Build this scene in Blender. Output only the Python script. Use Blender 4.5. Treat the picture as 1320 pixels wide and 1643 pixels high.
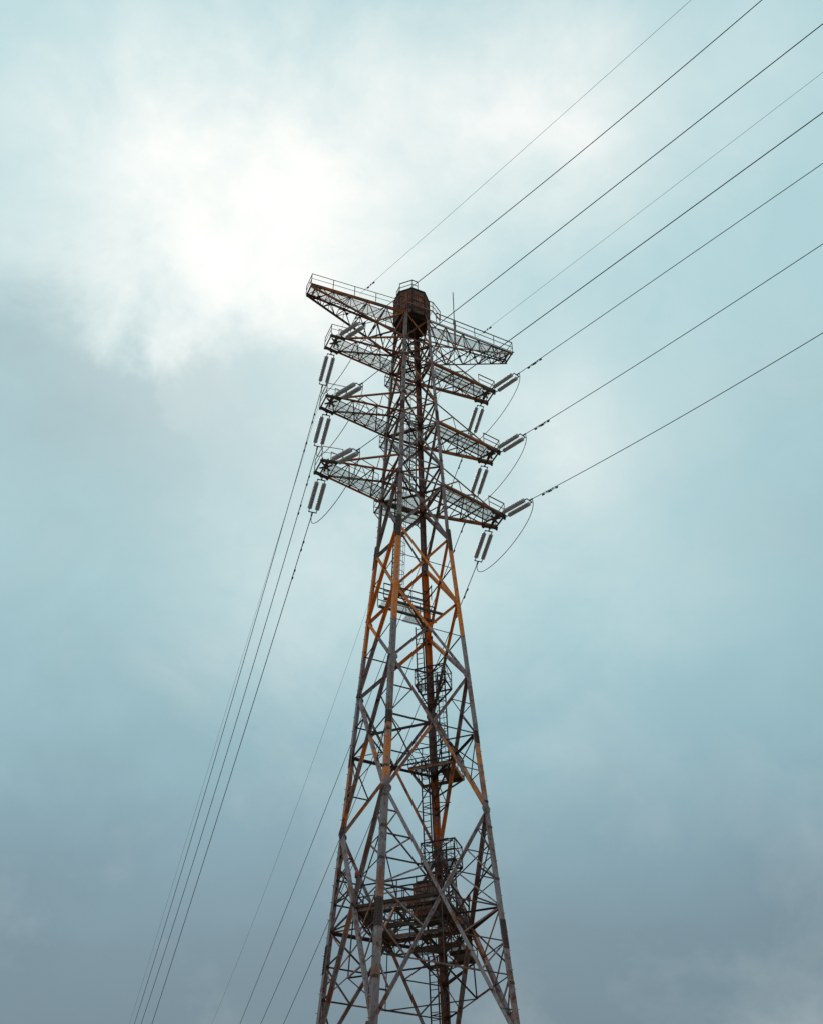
import bpy, bmesh, math, random
from mathutils import Vector, Matrix
random.seed(7)
sc = bpy.context.scene
for o in list(bpy.data.objects):
    bpy.data.objects.remove(o)
col = sc.collection

# ------------------------------------------------------------------ camera
cam_d = bpy.data.cameras.new('camera')
cam = bpy.data.objects.new('camera', cam_d)
col.objects.link(cam)
sc.camera = cam
cam_d.sensor_fit = 'VERTICAL'
cam_d.sensor_height = 36.0
cam_d.lens = 1765.6 / 1643.0 * 36.0
cam_d.clip_start = 0.1
cam_d.clip_end = 6000.0
PITCH, YAW, ROLL = 0.7453963, -0.0008244, -0.0023621
fwd = Vector((math.sin(YAW) * math.cos(PITCH), math.cos(YAW) * math.cos(PITCH), math.sin(PITCH)))
rgt = Vector((math.cos(YAW), -math.sin(YAW), 0))
upv = rgt.cross(fwd)
r2 = rgt * math.cos(ROLL) + upv * math.sin(ROLL)
u2 = upv * math.cos(ROLL) - rgt * math.sin(ROLL)
cm = Matrix((r2, u2, -fwd)).transposed().to_4x4()
cm.translation = Vector((0, -50.0, 1.6))
cam.matrix_world = cm
sc.render.resolution_x, sc.render.resolution_y = 822, 1024

# ------------------------------------------------------------------ sky, sun, exposure
SUN_DIR = Vector((-0.178, 0.539, 0.823)).normalized()       # the bright break in the cloud
SUN_EL = math.asin(SUN_DIR.z)
SUN_AZ = math.atan2(SUN_DIR.x, SUN_DIR.y)                    # clockwise from +Y
world = bpy.data.worlds.new('World')
sc.world = world
world.use_nodes = True
wt = world.node_tree
wt.nodes.clear()


class NT:
    """short-hand for wiring a node tree"""
    def __init__(s, t): s.t = t
    def n(s, typ, **kw):
        nd = s.t.nodes.new(typ)
        for k, v in kw.items(): setattr(nd, k, v)
        return nd
    def put(s, sock, v):
        if isinstance(v, bpy.types.NodeSocket): s.t.links.new(v, sock)
        elif isinstance(v, (tuple, list)) and sock.type == 'RGBA' and len(v) == 3: sock.default_value = (*v, 1)
        else: sock.default_value = v
    def math(s, op, a, b=0.0, c=None, clamp=False):
        nd = s.n('ShaderNodeMath', operation=op, use_clamp=clamp)
        s.put(nd.inputs[0], a); s.put(nd.inputs[1], b)
        if c is not None: s.put(nd.inputs[2], c)
        return nd.outputs[0]
    def vmath(s, op, a, b=None, scale=None):
        nd = s.n('ShaderNodeVectorMath', operation=op)
        s.put(nd.inputs[0], a)
        if b is not None: s.put(nd.inputs[1], b)
        if scale is not None: s.put(nd.inputs['Scale'], scale)
        return nd.outputs['Value'] if op in ('DISTANCE', 'DOT_PRODUCT', 'LENGTH') else nd.outputs['Vector']
    def noise(s, vec, scale, detail=4, rough=.55, dist=0.0):
        nd = s.n('ShaderNodeTexNoise')
        s.put(nd.inputs['Vector'], vec)
        nd.inputs['Scale'].default_value = scale; nd.inputs['Detail'].default_value = detail
        nd.inputs['Roughness'].default_value = rough; nd.inputs['Distortion'].default_value = dist
        return nd
    def ramp(s, fac, stops, interp='LINEAR'):
        nd = s.n('ShaderNodeValToRGB')
        s.put(nd.inputs[0], fac)
        cr = nd.color_ramp; cr.interpolation = interp
        while len(cr.elements) < len(stops): cr.elements.new(.5)
        for e, (p, c) in zip(cr.elements, stops):
            e.position = p
            e.color = (*c, 1) if len(c) == 3 else c
        return nd.outputs[0]
    def maprange(s, v, a, b, c=0.0, d=1.0, typ='SMOOTHSTEP'):
        nd = s.n('ShaderNodeMapRange', interpolation_type=typ)
        for i, x in enumerate((v, a, b, c, d)): s.put(nd.inputs[i], x)
        return nd.outputs[0]
    def mix(s, f, a, b, blend='MIX'):
        nd = s.n('ShaderNodeMix', data_type='RGBA', blend_type=blend)
        s.put(nd.inputs[0], f); s.put(nd.inputs[6], a); s.put(nd.inputs[7], b)
        return nd.outputs[2]


def lin(r, g, b):
    f = lambda c: c / 12.92 if c <= .04045 else ((c + .055) / 1.055) ** 2.4
    return (f(r / 255), f(g / 255), f(b / 255))


W = NT(wt)
tc = W.n('ShaderNodeTexCoord')
direc = W.vmath('NORMALIZE', tc.outputs['Generated'])
wn = W.noise(direc, 2.4, 3, .5)
wn2 = W.noise(W.vmath('MULTIPLY', direc, (1.0, 1.0, 1.35)), 5.2, 8, .58, .35)
wn3 = W.noise(W.vmath('ADD', direc, (3.1, 1.7, .4)), 9.0, 7, .6, .3)
warp = W.vmath('SCALE', W.vmath('SUBTRACT', wn.outputs['Color'], (.5, .5, .5)), scale=.10)
warp2 = W.vmath('SCALE', W.vmath('SUBTRACT', wn2.outputs['Color'], (.5, .5, .5)), scale=.13)
wd = W.vmath('ADD', direc, W.vmath('ADD', warp, warp2))
sep = W.n('ShaderNodeSeparateXYZ')
wt.links.new(W.vmath('ADD', direc, W.vmath('SCALE', W.vmath('ADD', warp, warp2), scale=.7)), sep.inputs[0])
elev = sep.outputs['Z']
base = W.ramp(elev, [(.0, lin(108, 121, 131)), (.27, lin(116, 135, 144)), (.36, lin(127, 149, 159)), (.43, lin(140, 171, 182)), (.51, lin(154, 190, 199)),
                     (.61, lin(170, 206, 212)), (.74, lin(179, 212, 217)), (.88, lin(176, 213, 218)), (1.0, lin(164, 204, 212))])

# the slate-grey bank stands low over the far side; unseen sky behind the viewer is brightened to light the tower
rear_fill_sky = W.ramp(elev, [(.0, lin(168, 188, 194)), (.35, lin(172, 198, 204)), (.63, lin(172, 203, 209)), (1.0, lin(164, 204, 212))])
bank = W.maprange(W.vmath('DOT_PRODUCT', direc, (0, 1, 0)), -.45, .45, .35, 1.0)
base = W.mix(bank, rear_fill_sky, base)


def lobe(c, r0, r1, amp, src=None):
    d = W.vmath('DISTANCE', src or wd, c)
    return W.math('MULTIPLY', W.maprange(d, r0, r1, 1.0, 0.0), amp)


def total(ls):
    t = ls[0]
    for l in ls[1:]: t = W.math('ADD', t, l)
    return t


puff = W.math('ADD', W.math('MULTIPLY', W.math('SUBTRACT', wn2.outputs[0], .5), 2.2), W.math('MULTIPLY', W.math('SUBTRACT', wn3.outputs[0], .5), 1.5))
glow = total([
    lobe((-.15, .555, .815), .0, .20, .36), lobe((-.17, .508, .845), .0, .29, .44), lobe((-.05, .50, .865), .0, .20, .28),
    lobe((-.30, .43, .85), .0, .24, .13), lobe((.04, .475, .88), .0, .18, .38),
    lobe((.13, .455, .88), .0, .14, .44), lobe((.11, .40, .911), .0, .15, .26), lobe((.155, .672, .722), .0, .09, .20),
    lobe((.02, .70, .70), .0, .34, .30), lobe((.25, .43, .87), .0, .16, .22), lobe((.34, .90, .27), .0, .10, .10)])
glow = W.math('ADD', glow, W.math('MULTIPLY', puff, W.math('MULTIPLY_ADD', glow, .62, .20)))
# the nearer, lower deck of cloud that cuts across the bright break
deck_d = W.vmath('ADD', direc, W.vmath('ADD', W.vmath('SCALE', warp, scale=.8), W.vmath('SCALE', warp2, scale=1.7)))
front = W.math('MAXIMUM', lobe((-.30, .68, .665), .135, .19, .72, deck_d), lobe((-.14, .69, .71), .085, .145, .60, deck_d))
dsep = W.n('ShaderNodeSeparateXYZ')
wt.links.new(direc, dsep.inputs[0])
front = W.math('MULTIPLY', front, W.maprange(dsep.outputs[2], .60, .765, 0.0, 1.0))      # thins out again lower down
front = W.math('MULTIPLY', front, W.maprange(dsep.outputs[0], -.20, -.03, 1.0, .45))
glow = W.math('MULTIPLY', glow, W.math('SUBTRACT', 1.0, front))
white = W.maprange(glow, .0, 1.04, 0.0, .98, 'LINEAR')
dark = total([
    W.math('MULTIPLY', front, .36), lobe((-.30, .64, .70), .0, .22, .14), lobe((-.29, .86, .42), .0, .36, .36), lobe((.26, .89, .37), .0, .30, .30), lobe((.42, .68, .60), .0, .28, .22)])
dark = W.math('MULTIPLY', dark, W.math('MULTIPLY_ADD', puff, 1.2, 1.0), clamp=True)
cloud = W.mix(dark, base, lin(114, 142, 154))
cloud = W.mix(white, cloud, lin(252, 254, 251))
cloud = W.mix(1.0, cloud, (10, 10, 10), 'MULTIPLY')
skyt = W.n('ShaderNodeTexSky', sky_type='NISHITA')
skyt.sun_disc = False
skyt.sun_elevation = SUN_EL
skyt.sun_rotation = SUN_AZ
skyt.air_density = 1.2; skyt.dust_density = 2.0
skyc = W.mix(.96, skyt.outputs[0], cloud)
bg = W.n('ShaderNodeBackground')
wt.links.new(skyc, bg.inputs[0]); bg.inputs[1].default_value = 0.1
wo = W.n('ShaderNodeOutputWorld')
wt.links.new(bg.outputs[0], wo.inputs[0])

sun_d = bpy.data.lights.new('sun', 'SUN')
sun_d.energy = 0.9
sun_d.angle = math.radians(14)
sun_d.color = (1.0, .96, .90)
sun = bpy.data.objects.new('sun', sun_d)
col.objects.link(sun)
sun.rotation_euler = SUN_DIR.to_track_quat('Z', 'Y').to_euler()
sc.view_settings.view_transform = 'Standard'
sc.view_settings.look = 'None'
sc.view_settings.exposure = 0.0
sc.view_settings.gamma = 1.0
sc.view_settings.use_curve_mapping = False


# ------------------------------------------------------------------ materials
def newmat(name):
    m = bpy.data.materials.new(name)
    m.use_nodes = True
    t = m.node_tree
    b = t.nodes['Principled BSDF']
    return m, NT(t), b


def steel(name, kind, dirt=.5, rough=.62, seed=0.0):
    """painted lattice steel: paint, flaked spots, rust and soot, all fixed to the place on the tower"""
    m, N, b = newmat(name)
    geo = N.n('ShaderNodeNewGeometry')
    oi = N.n('ShaderNodeObjectInfo')
    rnd = oi.outputs['Random']
    pos = N.vmath('ADD', geo.outputs['Position'], (seed, seed * 1.7, 0))
    s3 = N.n('ShaderNodeSeparateXYZ'); N.put(s3.inputs[0], geo.outputs['Position'])
    wob = N.noise(pos, 1.6, 3)
    z = N.math('ADD', s3.outputs[2], N.math('MULTIPLY', N.math('SUBTRACT', wob.outputs[0], .5), .5))
    grey = lin(160, 140, 145)
    greyd = lin(122, 102, 104)
    orange = (.98, .24, .004)
    rust = lin(124, 66, 40)
    soot = lin(58, 47, 46)
    greycol = N.mix(rnd, grey, greyd)
    if kind == 'band':
        zz = N.math('DIVIDE', z, 70.0)
        f = N.ramp(zz, [(0, (0,) * 3), (20.0 / 70, (.35,) * 3), (22.3 / 70, (0,) * 3), (27.1 / 70, (.9,) * 3), (30.9 / 70, (0,) * 3),
                        (37.3 / 70, (1,) * 3), (44.4 / 70, (0,) * 3), (49.0 / 70, (.22,) * 3), (51.3 / 70, (0,) * 3)], 'CONSTANT')
        worn = N.maprange(N.noise(pos, 2.3, 5, .65).outputs[0], .60, .66, 1.0, .12)
        # the lower orange coat is older: more of it has flaked
        older = N.maprange(N.noise(pos, 1.1, 5, .7).outputs[0], .46, .56, .15, 1.0)
        isold = N.math('LESS_THAN', z, 34.0)
        keep = N.math('MULTIPLY', worn, N.math('MAXIMUM', N.math('SUBTRACT', 1.0, isold), older))
        hi = N.math('LESS_THAN', f, .6)
        patch = N.maprange(N.math('ADD', N.noise(pos, .55, 3).outputs[0], N.math('MULTIPLY', rnd, .25)), .66, .74, 0.0, 1.0)
        keep = N.mix(hi, keep, N.math('MULTIPLY', patch, 3.0, clamp=True))
        f = N.math('MULTIPLY', f, keep, clamp=True)
        ocol = N.mix(N.noise(pos, 5, 3).outputs[0], orange, (.72, .155, .004))
        c = N.mix(f, greycol, ocol)
    elif kind == 'rust':
        a = N.noise(pos, 1.3, 4, .6).outputs[0]
        c = N.ramp(N.math('ADD', a, N.math('MULTIPLY', N.math('SUBTRACT', rnd, .5), .30)),
                   [(.30, lin(110, 76, 66)), (.46, lin(134, 82, 62)), (.58, lin(166, 92, 52)), (.68, lin(192, 98, 34)), (.8, lin(160, 132, 124))])
    elif kind == 'dark':
        c = N.mix(rnd, lin(62, 50, 50), lin(96, 76, 72))
    elif kind == 'galv':
        c = N.mix(N.noise(pos, 3, 3).outputs[0], lin(170, 170, 172), lin(205, 205, 206))
    if kind == 'band':
        # broad rust blooms and pale chalked patches
        bl = N.maprange(N.noise(N.vmath('ADD', pos, (7.3, 2.1, 4.4)), .85, 6, .72).outputs[0], .51, .60, 0.0, .85)
        bl = N.math('MULTIPLY', bl, N.math('SUBTRACT', 1.0, N.math('MULTIPLY', f, .75)))
        c = N.mix(bl, c, N.mix(N.noise(pos, 6, 4).outputs[0], lin(172, 88, 38), lin(104, 62, 48)))
        ch = N.maprange(N.noise(N.vmath('ADD', pos, (1.3, 9.1, 2.4)), 2.2, 6, .72).outputs[0], .57, .64, 0.0, .6)
        c = N.mix(ch, c, lin(188, 172, 172))
    # streaked rust and soot
    mp = N.n('ShaderNodeMapping'); N.put(mp.inputs[0], pos); mp.inputs['Scale'].default_value = (7, 7, 1.3)
    st = N.maprange(N.noise(mp.outputs[0], 1.0, 5, .65).outputs[0], .48, .64, 0.0, dirt)
    if kind == 'band': st = N.math('MULTIPLY', st, N.math('SUBTRACT', 1.0, N.math('MULTIPLY', f, .6)))
    c = N.mix(st, c, rust)
    sp = N.maprange(N.noise(pos, 3.4, 7, .75).outputs[0], .54, .64, 0.0, min(1.0, dirt * 1.25))
    if kind == 'band': sp = N.math('MULTIPLY', sp, N.math('SUBTRACT', 1.0, N.math('MULTIPLY', f, .6)))
    c = N.mix(sp, c, soot)
    N.put(b.inputs['Base Color'], c)
    N.put(b.inputs['Roughness'], N.maprange(sp, 0.0, 1.0, rough, .85))
    b.inputs['Specular IOR Level'].default_value = .35
    bp = N.n('ShaderNodeBump'); bp.inputs['Strength'].default_value = .35; bp.inputs['Distance'].default_value = .01
    N.put(bp.inputs['Height'], N.noise(pos, 9, 5, .7).outputs[0])
    N.put(b.inputs['Normal'], bp.outputs[0])
    return m


M_LEG = steel('leg_paint', 'band', .62, .5)
M_BRACE = steel('brace_paint', 'band', .85, .6, 3.1)
M_RUST = steel('rusty_steel', 'rust', .6, .7, 5.7)
M_DARK = steel('sooty_steel', 'dark', .5, .7, 8.3)
M_GALV = steel('galvanised_grating', 'galv', .15, .5, 2.2)


def plain(name, c1, c2, scale, rough=.5, metal=0.0, spec=.4):
    m, N, b = newmat(name)
    geo = N.n('ShaderNodeNewGeometry')
    f = N.noise(geo.outputs['Position'], scale, 5, .6).outputs[0]
    N.put(b.inputs['Base Color'], N.mix(N.maprange(f, .35, .65), c1, c2))
    b.inputs['Roughness'].default_value = rough
    b.inputs['Metallic'].default_value = metal
    b.inputs['Specular IOR Level'].default_value = spec
    return m


M_PORC = plain('grey_porcelain', lin(206, 192, 202), lin(170, 156, 168), 9, .32, 0, .45)
M_IRON = plain('dark_fittings', lin(70, 66, 68), lin(48, 44, 46), 6, .6)
M_WIRE = plain('weathered_conductor', lin(84, 78, 76), lin(60, 56, 56), 4, .5)
M_CAB = plain('brown_planks', lin(158, 108, 96), lin(92, 64, 60), 6.5, .8, 0, .2)
M_CABD = plain('dark_cabin_floor', lin(74, 58, 54), lin(52, 42, 41), 3, .85, 0, .2)
M_RED = plain('red_lamp_glass', (.55, .02, .03), (.4, .015, .02), 5, .25)
M_CONC = plain('concrete', lin(150, 146, 138), lin(118, 114, 108), 1.5, .9, 0, .2)


# ------------------------------------------------------------------ helpers
def mesh_from(name, verts, faces, mat, smooth=False):
    me = bpy.data.meshes.new(name)
    me.from_pydata([tuple(v) for v in verts], [], faces)
    me.materials.append(mat)
    if smooth:
        for p in me.polygons: p.use_smooth = True
    me.update()
    return me


def link(name, me, parent=None, mw=None):
    o = bpy.data.objects.new(name, me)
    col.objects.link(o)
    if parent is not None: o.parent = parent
    if mw is not None: o.matrix_basis = mw
    return o


def empty(name, parent=None):
    o = bpy.data.objects.new(name, None)
    o.empty_display_size = .3
    col.objects.link(o)
    if parent is not None: o.parent = parent
    return o


def tag(o, label, cat, group=None, kind=None):
    if label: o['label'] = label
    if cat: o['category'] = cat
    if group: o['group'] = group
    if kind: o['kind'] = kind
    return o


_unit = {}


def unit_mesh(kind, a, t, mat):
    """a 1 m long section along +Z, shared by every member of that size"""
    key = (kind, round(a, 3), round(t, 3), mat.name)
    if key in _unit: return _unit[key]
    if kind == 'angle':
        prof = [(0, 0), (a, 0), (a, t), (t, t), (t, a), (0, a)]
    elif kind == 'bar':
        prof = [(-a / 2, -t / 2), (a / 2, -t / 2), (a / 2, t / 2), (-a / 2, t / 2)]
    elif kind == 'channel':
        prof = [(-a / 2, 0), (a / 2, 0), (a / 2, t), (a / 2 - .02, t), (a / 2 - .02, .02), (-a / 2 + .02, .02), (-a / 2 + .02, t), (-a / 2, t)]
    else:
        prof = [(a * math.cos(i * math.pi / 3), a * math.sin(i * math.pi / 3)) for i in range(6)]
    n = len(prof)
    v = [(x, y, 0) for x, y in prof] + [(x, y, 1) for x, y in prof]
    f = [tuple(range(n))[::-1], tuple(range(n, 2 * n))] + [(i, (i + 1) % n, n + (i + 1) % n, n + i) for i in range(n)]
    _unit[key] = mesh_from(kind + '_section', v, f, mat, kind == 'rod')
    return _unit[key]


def V(*a): return Vector(a)


def frame(d, n):
    """x = d x n, y = -n, z = d (n made square to d)"""
    n = (n - d * n.dot(d))
    if n.length < 1e-5: n = d.orthogonal()
    n.normalize()
    return d.cross(n), -n


def member(name, P, Q, parent, mat, a=.1, kind='angle', n=V(0, 0, 1), out=0.0, t=None, trim=0.0):
    d = Q - P
    L = d.length
    d.normalize()
    if trim: P = P + d * trim; L -= 2 * trim
    x, y = frame(d, n)
    if t is None: t = max(.010, a * .11) if kind == 'angle' else a
    o = P - y * out
    if kind == 'angle': o = o - x * (a / 2)
    m = Matrix(((x.x, y.x, d.x * L, o.x), (x.y, y.y, d.y * L, o.y), (x.z, y.z, d.z * L, o.z), (0, 0, 0, 1)))
    return link(name, unit_mesh(kind, a, t, mat), parent, m)


def rod(name, P, Q, parent, mat, r=.03):
    return member(name, P, Q, parent, mat, r, 'rod')


class MB:
    """collects boxes and tubes into one mesh"""
    def __init__(s): s.v = []; s.f = []
    def hexa(s, c):
        b = len(s.v); s.v += [tuple(p) for p in c]
        s.f += [tuple(b + i for i in q) for q in ((0, 3, 2, 1), (4, 5, 6, 7), (0, 1, 5, 4), (1, 2, 6, 5), (2, 3, 7, 6), (3, 0, 4, 7))]
    def box(s, c, ax, ay, az):
        c = Vector(c); ax = Vector(ax); ay = Vector(ay); az = Vector(az)
        s.hexa([c - ax - ay - az, c + ax - ay - az, c + ax + ay - az, c - ax + ay - az, c - ax - ay + az, c + ax - ay + az, c + ax + ay + az, c - ax + ay + az])
    def bar(s, P, Q, a, b=None, n=V(0, 0, 1)):
        d = (Q - P); L = d.length; d.normalize(); x, y = frame(d, n)
        s.box((P + Q) / 2, x * a / 2, y * (b or a) / 2, d * L / 2)
    def tube(s, pts, r, seg=6, caps=True):
        b = len(s.v); prev = None
        for i, p in enumerate(pts):
            d = (pts[min(i + 1, len(pts) - 1)] - pts[max(i - 1, 0)]).normalized()
            x = d.orthogonal().normalized() if prev is None else (prev - d * prev.dot(d)).normalized()
            prev = x; y = d.cross(x)
            rr = r[i] if isinstance(r, (list, tuple)) else r
            for k in range(seg):
                a = 2 * math.pi * k / seg
                s.v.append(tuple(p + x * (rr * math.cos(a)) + y * (rr * math.sin(a))))
        for i in range(len(pts) - 1):
            for k in range(seg):
                k2 = (k + 1) % seg
                s.f.append((b + i * seg + k, b + i * seg + k2, b + (i + 1) * seg + k2, b + (i + 1) * seg + k))
        if caps:
            s.f.append(tuple(b + k for k in range(seg))[::-1])
            s.f.append(tuple(b + (len(pts) - 1) * seg + k for k in range(seg)))
    def build(s, name, mat, parent=None, smooth=False):
        return link(name, mesh_from(name, s.v, s.f, mat, smooth), parent)


# ------------------------------------------------------------------ the setting: ground
gm, N, b = newmat('dry_meadow')
geo = N.n('ShaderNodeNewGeometry')
f1 = N.noise(geo.outputs['Position'], .06, 8, .7).outputs[0]
N.put(b.inputs['Base Color'], N.ramp(f1, [(.3, (.13, .125, .065)), (.5, (.22, .19, .11)), (.7, (.30, .25, .16))]))
b.inputs['Roughness'].default_value = .95
g = link('ground', mesh_from('ground', [(-3000, -3000, 0), (3000, -3000, 0), (3000, 3000, 0), (-3000, 3000, 0)], [(0, 1, 2, 3)], gm))
g['kind'] = 'structure'

# ------------------------------------------------------------------ the lattice tower
TH = 0.42810367
ZB, WB, S1, S2 = 44.789, 1.6126, .05954, .032796
Z = dict(E=16.28, A=26.975, D=34.866, C=39.861, B=44.789, a1=49.293, a1t=51.0, a2=55.204, a2t=57.2, a3=61.385, a3t=63.42, t=66.358)


def w(z): return WB + (ZB - z) * S1 if z < ZB else WB - (z - ZB) * S2


tower = empty('transmission_tower')
tower.rotation_euler = (0, 0, TH)
tag(tower, 'tall rusty lattice transmission tower with faded orange bands, four cross-arms and a cabin on top', 'tower')
CORN = {'F': (-1, -1), 'R': (1, -1), 'B': (1, 1), 'L': (-1, 1)}      # front, right, back, left corner


def cn(c, z, k=1.0):
    s = CORN[c]
    return V(s[0] * w(z) * k, s[1] * w(z) * k, z)


FACES = [('F', 'R', V(0, -1, 0)), ('R', 'B', V(1, 0, 0)), ('B', 'L', V(0, 1, 0)), ('L', 'F', V(-1, 0, 0))]
# legs: one angle section per storey run, joined into each leg's own mesh, with splice plates and step bolts as its pieces
LEGX = {'F': (V(1, 0, 0), V(0, 1, 0)), 'R': (V(0, 1, 0), V(-1, 0, 0)), 'B': (V(-1, 0, 0), V(0, -1, 0)), 'L': (V(0, -1, 0), V(1, 0, 0))}
SPL = [(21.0, .75), (31.4, .7), (ZB, 1.0), (55.9, .5)]


def leg_size(z): return .30 if z < 21 else (.285 if z < 31.4 else (.27 if z < ZB else .225))


def leg_prism(mb, c, z0, z1, a, t, off):
    x, y = LEGX[c]
    s = CORN[c]
    prof = [(0, 0), (a, 0), (a, t), (t, t), (t, a), (0, a)]
    b0 = len(mb.v)
    for z in (z0, z1):
        o = V(s[0] * (w(z) + off), s[1] * (w(z) + off), z)
        for px_, py_ in prof: mb.v.append(tuple(o + x * px_ + y * py_))
    mb.f.append(tuple(b0 + i for i in range(6))[::-1]); mb.f.append(tuple(b0 + 6 + i for i in range(6)))
    for i in range(6):
        j = (i + 1) % 6
        mb.f.append((b0 + i, b0 + j, b0 + 6 + j, b0 + 6 + i))


for c in 'FRBL':
    mb = MB()
    cuts = [0.25, 21.0, 31.4, ZB, 66.3]
    for z0, z1 in zip(cuts, cuts[1:]):
        a = leg_size((z0 + z1) / 2)
        if z1 == ZB: leg_prism(mb, c, z0, z1 + .45, a, .03, a * .28 + .03)      # laps outside the slimmer upper leg
        else: leg_prism(mb, c, z0, z1 - .001, a, .03, a * .28)
    leg = mb.build('leg', M_LEG, tower)
    x, y = LEGX[c]
    s = CORN[c]
    out = V(s[0], s[1], 0).normalized()
    for zc, hl in SPL:
        mb = MB()
        a = leg_size(zc - .1)
        leg_prism(mb, c, zc - hl, zc + hl * .75, a * .93, .012, a * .28 + (.05 if zc == ZB else .015))
        for k in range(int(hl * 14)):                       # bolt heads on both flanges
            zz = zc - hl + .08 + k * .125
            for fx, fy in ((x, y), (y, x)):
                for q in (.30, .70):
                    o = V(s[0] * (w(zz) + a * .28 + (.055 if zc == ZB else .02)), s[1] * (w(zz) + a * .28 + (.055 if zc == ZB else .02)), zz)
                    mb.box(o + fx * (a * .93 * q) - fy * .006, fx * .022, fy * .018, V(0, 0, .022))
        mb.build('splice_plate', M_DARK, leg)
    mb = MB()                                               # step bolts, alternating on the two flanges
    zz = 3.0
    k = 0
    while zz < 66:
        a = leg_size(zz)
        fx, fy = (x, y) if k % 2 else (y, x)
        o = V(s[0] * (w(zz) + a * .28), s[1] * (w(zz) + a * .28), zz) + fx * (a * .35)
        mb.tube([o, o - fy * .11, o - fy * .11 + V(0, 0, .02)], .012, 5)
        zz += .42; k += 1
    o_ = mb.build('step_bolts', M_DARK, leg)
    o_['kind'] = 'stuff'
    zz = 4.0                                                # batten plates with clamps along each leg
    while zz < 64:
        a = leg_size(zz)
        mb = MB()
        leg_prism(mb, c, zz, zz + .13, a * .8, .008, a * .28 + .012)
        mb.build('batten_plate', M_DARK if random.random() < .6 else M_BRACE, leg)
        zz += random.choice((1.35, 1.6, 2.1, 2.6))
    # concrete foot
    mb = MB()
    o = cn(c, 0.0)
    t_ = .55; bt = .8
    mb.hexa([o + V(-bt, -bt, -.3), o + V(bt, -bt, -.3), o + V(bt, bt, -.3), o + V(-bt, bt, -.3), o + V(-t_, -t_, .3), o + V(t_, -t_, .3), o + V(t_, t_, .3), o + V(-t_, t_, .3)])
    mb.build('footing', M_CONC, tower)


def lerp(a, b, t): return a + (b - a) * t


def gusset(P, n, size, parent=tower, mat=None, tilt=0.0):
    """bolted plate at a joint"""
    mb = MB()
    n = n.normalized()
    ax = n.cross(V(0, 0, 1)).normalized()
    az = ax.cross(n)
    pts = [(-.5, -.8), (.5, -.8), (.8, -.25), (.8, .3), (.45, .8), (-.45, .8), (-.8, .3), (-.8, -.25)]
    b0 = len(mb.v)
    for sgn in (-1, 1):
        for p, q in pts: mb.v.append(tuple(P + ax * (p * size) + az * (q * size) + n * (sgn * .008)))
    k = len(pts)
    mb.f.append(tuple(range(b0, b0 + k))[::-1]); mb.f.append(tuple(range(b0 + k, b0 + 2 * k)))
    for i in range(k): mb.f.append((b0 + i, b0 + (i + 1) % k, b0 + k + (i + 1) % k, b0 + k + i))
    for p, q in ((-.4, -.4), (.4, -.4), (0, 0), (-.4, .4), (.4, .4)):
        mb.box(P + ax * (p * size) + az * (q * size) + n * .02, ax * .02, az * .02, n * .014)
    return mb.build('gusset_plate', mat or M_DARK, parent)


def x_panel(c0, c1, n, z0, z1, a_main, a_sec, name='diagonal_brace', mat=M_BRACE, g=True, swap=False):
    """crossed diagonals of one storey on one face; returns the crossing point"""
    A0, A1, B0, B1 = cn(c0, z0), cn(c1, z0), cn(c0, z1), cn(c1, z1)
    am, asec = (a_sec, a_main) if swap else (a_main, a_sec)
    member(name, B0, A1, tower, mat, am, n=n, out=.05 + am * .1)          # falls from the first corner to the second
    member(name, B1, A0, tower, mat, asec, n=-n, out=.02)
    tt = w(z1) / (w(z1) + w(z0))
    zc = z1 + (z0 - z1) * tt
    X = lerp(B0, A1, tt)
    if g: gusset(X + n * .03, n, a_main * 1.0)
    return X, zc


def face_horizontal(z, mat, a, name='horizontal_brace', only=None):
    for i, (c0, c1, n) in enumerate(FACES):
        if only and i not in only: continue
        member(name, cn(c0, z), cn(c1, z), tower, mat, a, n=n, out=.0)


def redundants(c0, c1, n, z0, z1, X, zc, fine):
    """secondary bracing between the diagonals and the legs"""
    for c in (c0, c1):
        mid = cn(c, zc)
        member('strut', X, mid, tower, M_DARK, .075, n=n, out=.0)
        for zt in (z0, z1):
            end = cn(c, zt)
            fr = (.5,) if not fine else (.27, .52, .77)
            last = mid
            for f in fr:
                Dp = lerp(X, end, f)
                Lp = cn(c, Dp.z)
                member('strut', Dp, Lp, tower, M_DARK, .06 if fine else .055, n=n, out=.0)
                member('strut', Dp, last, tower, M_DARK if not fine else M_BRACE, .07 if fine else .055, n=n, out=.02)
                last = Lp


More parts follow.
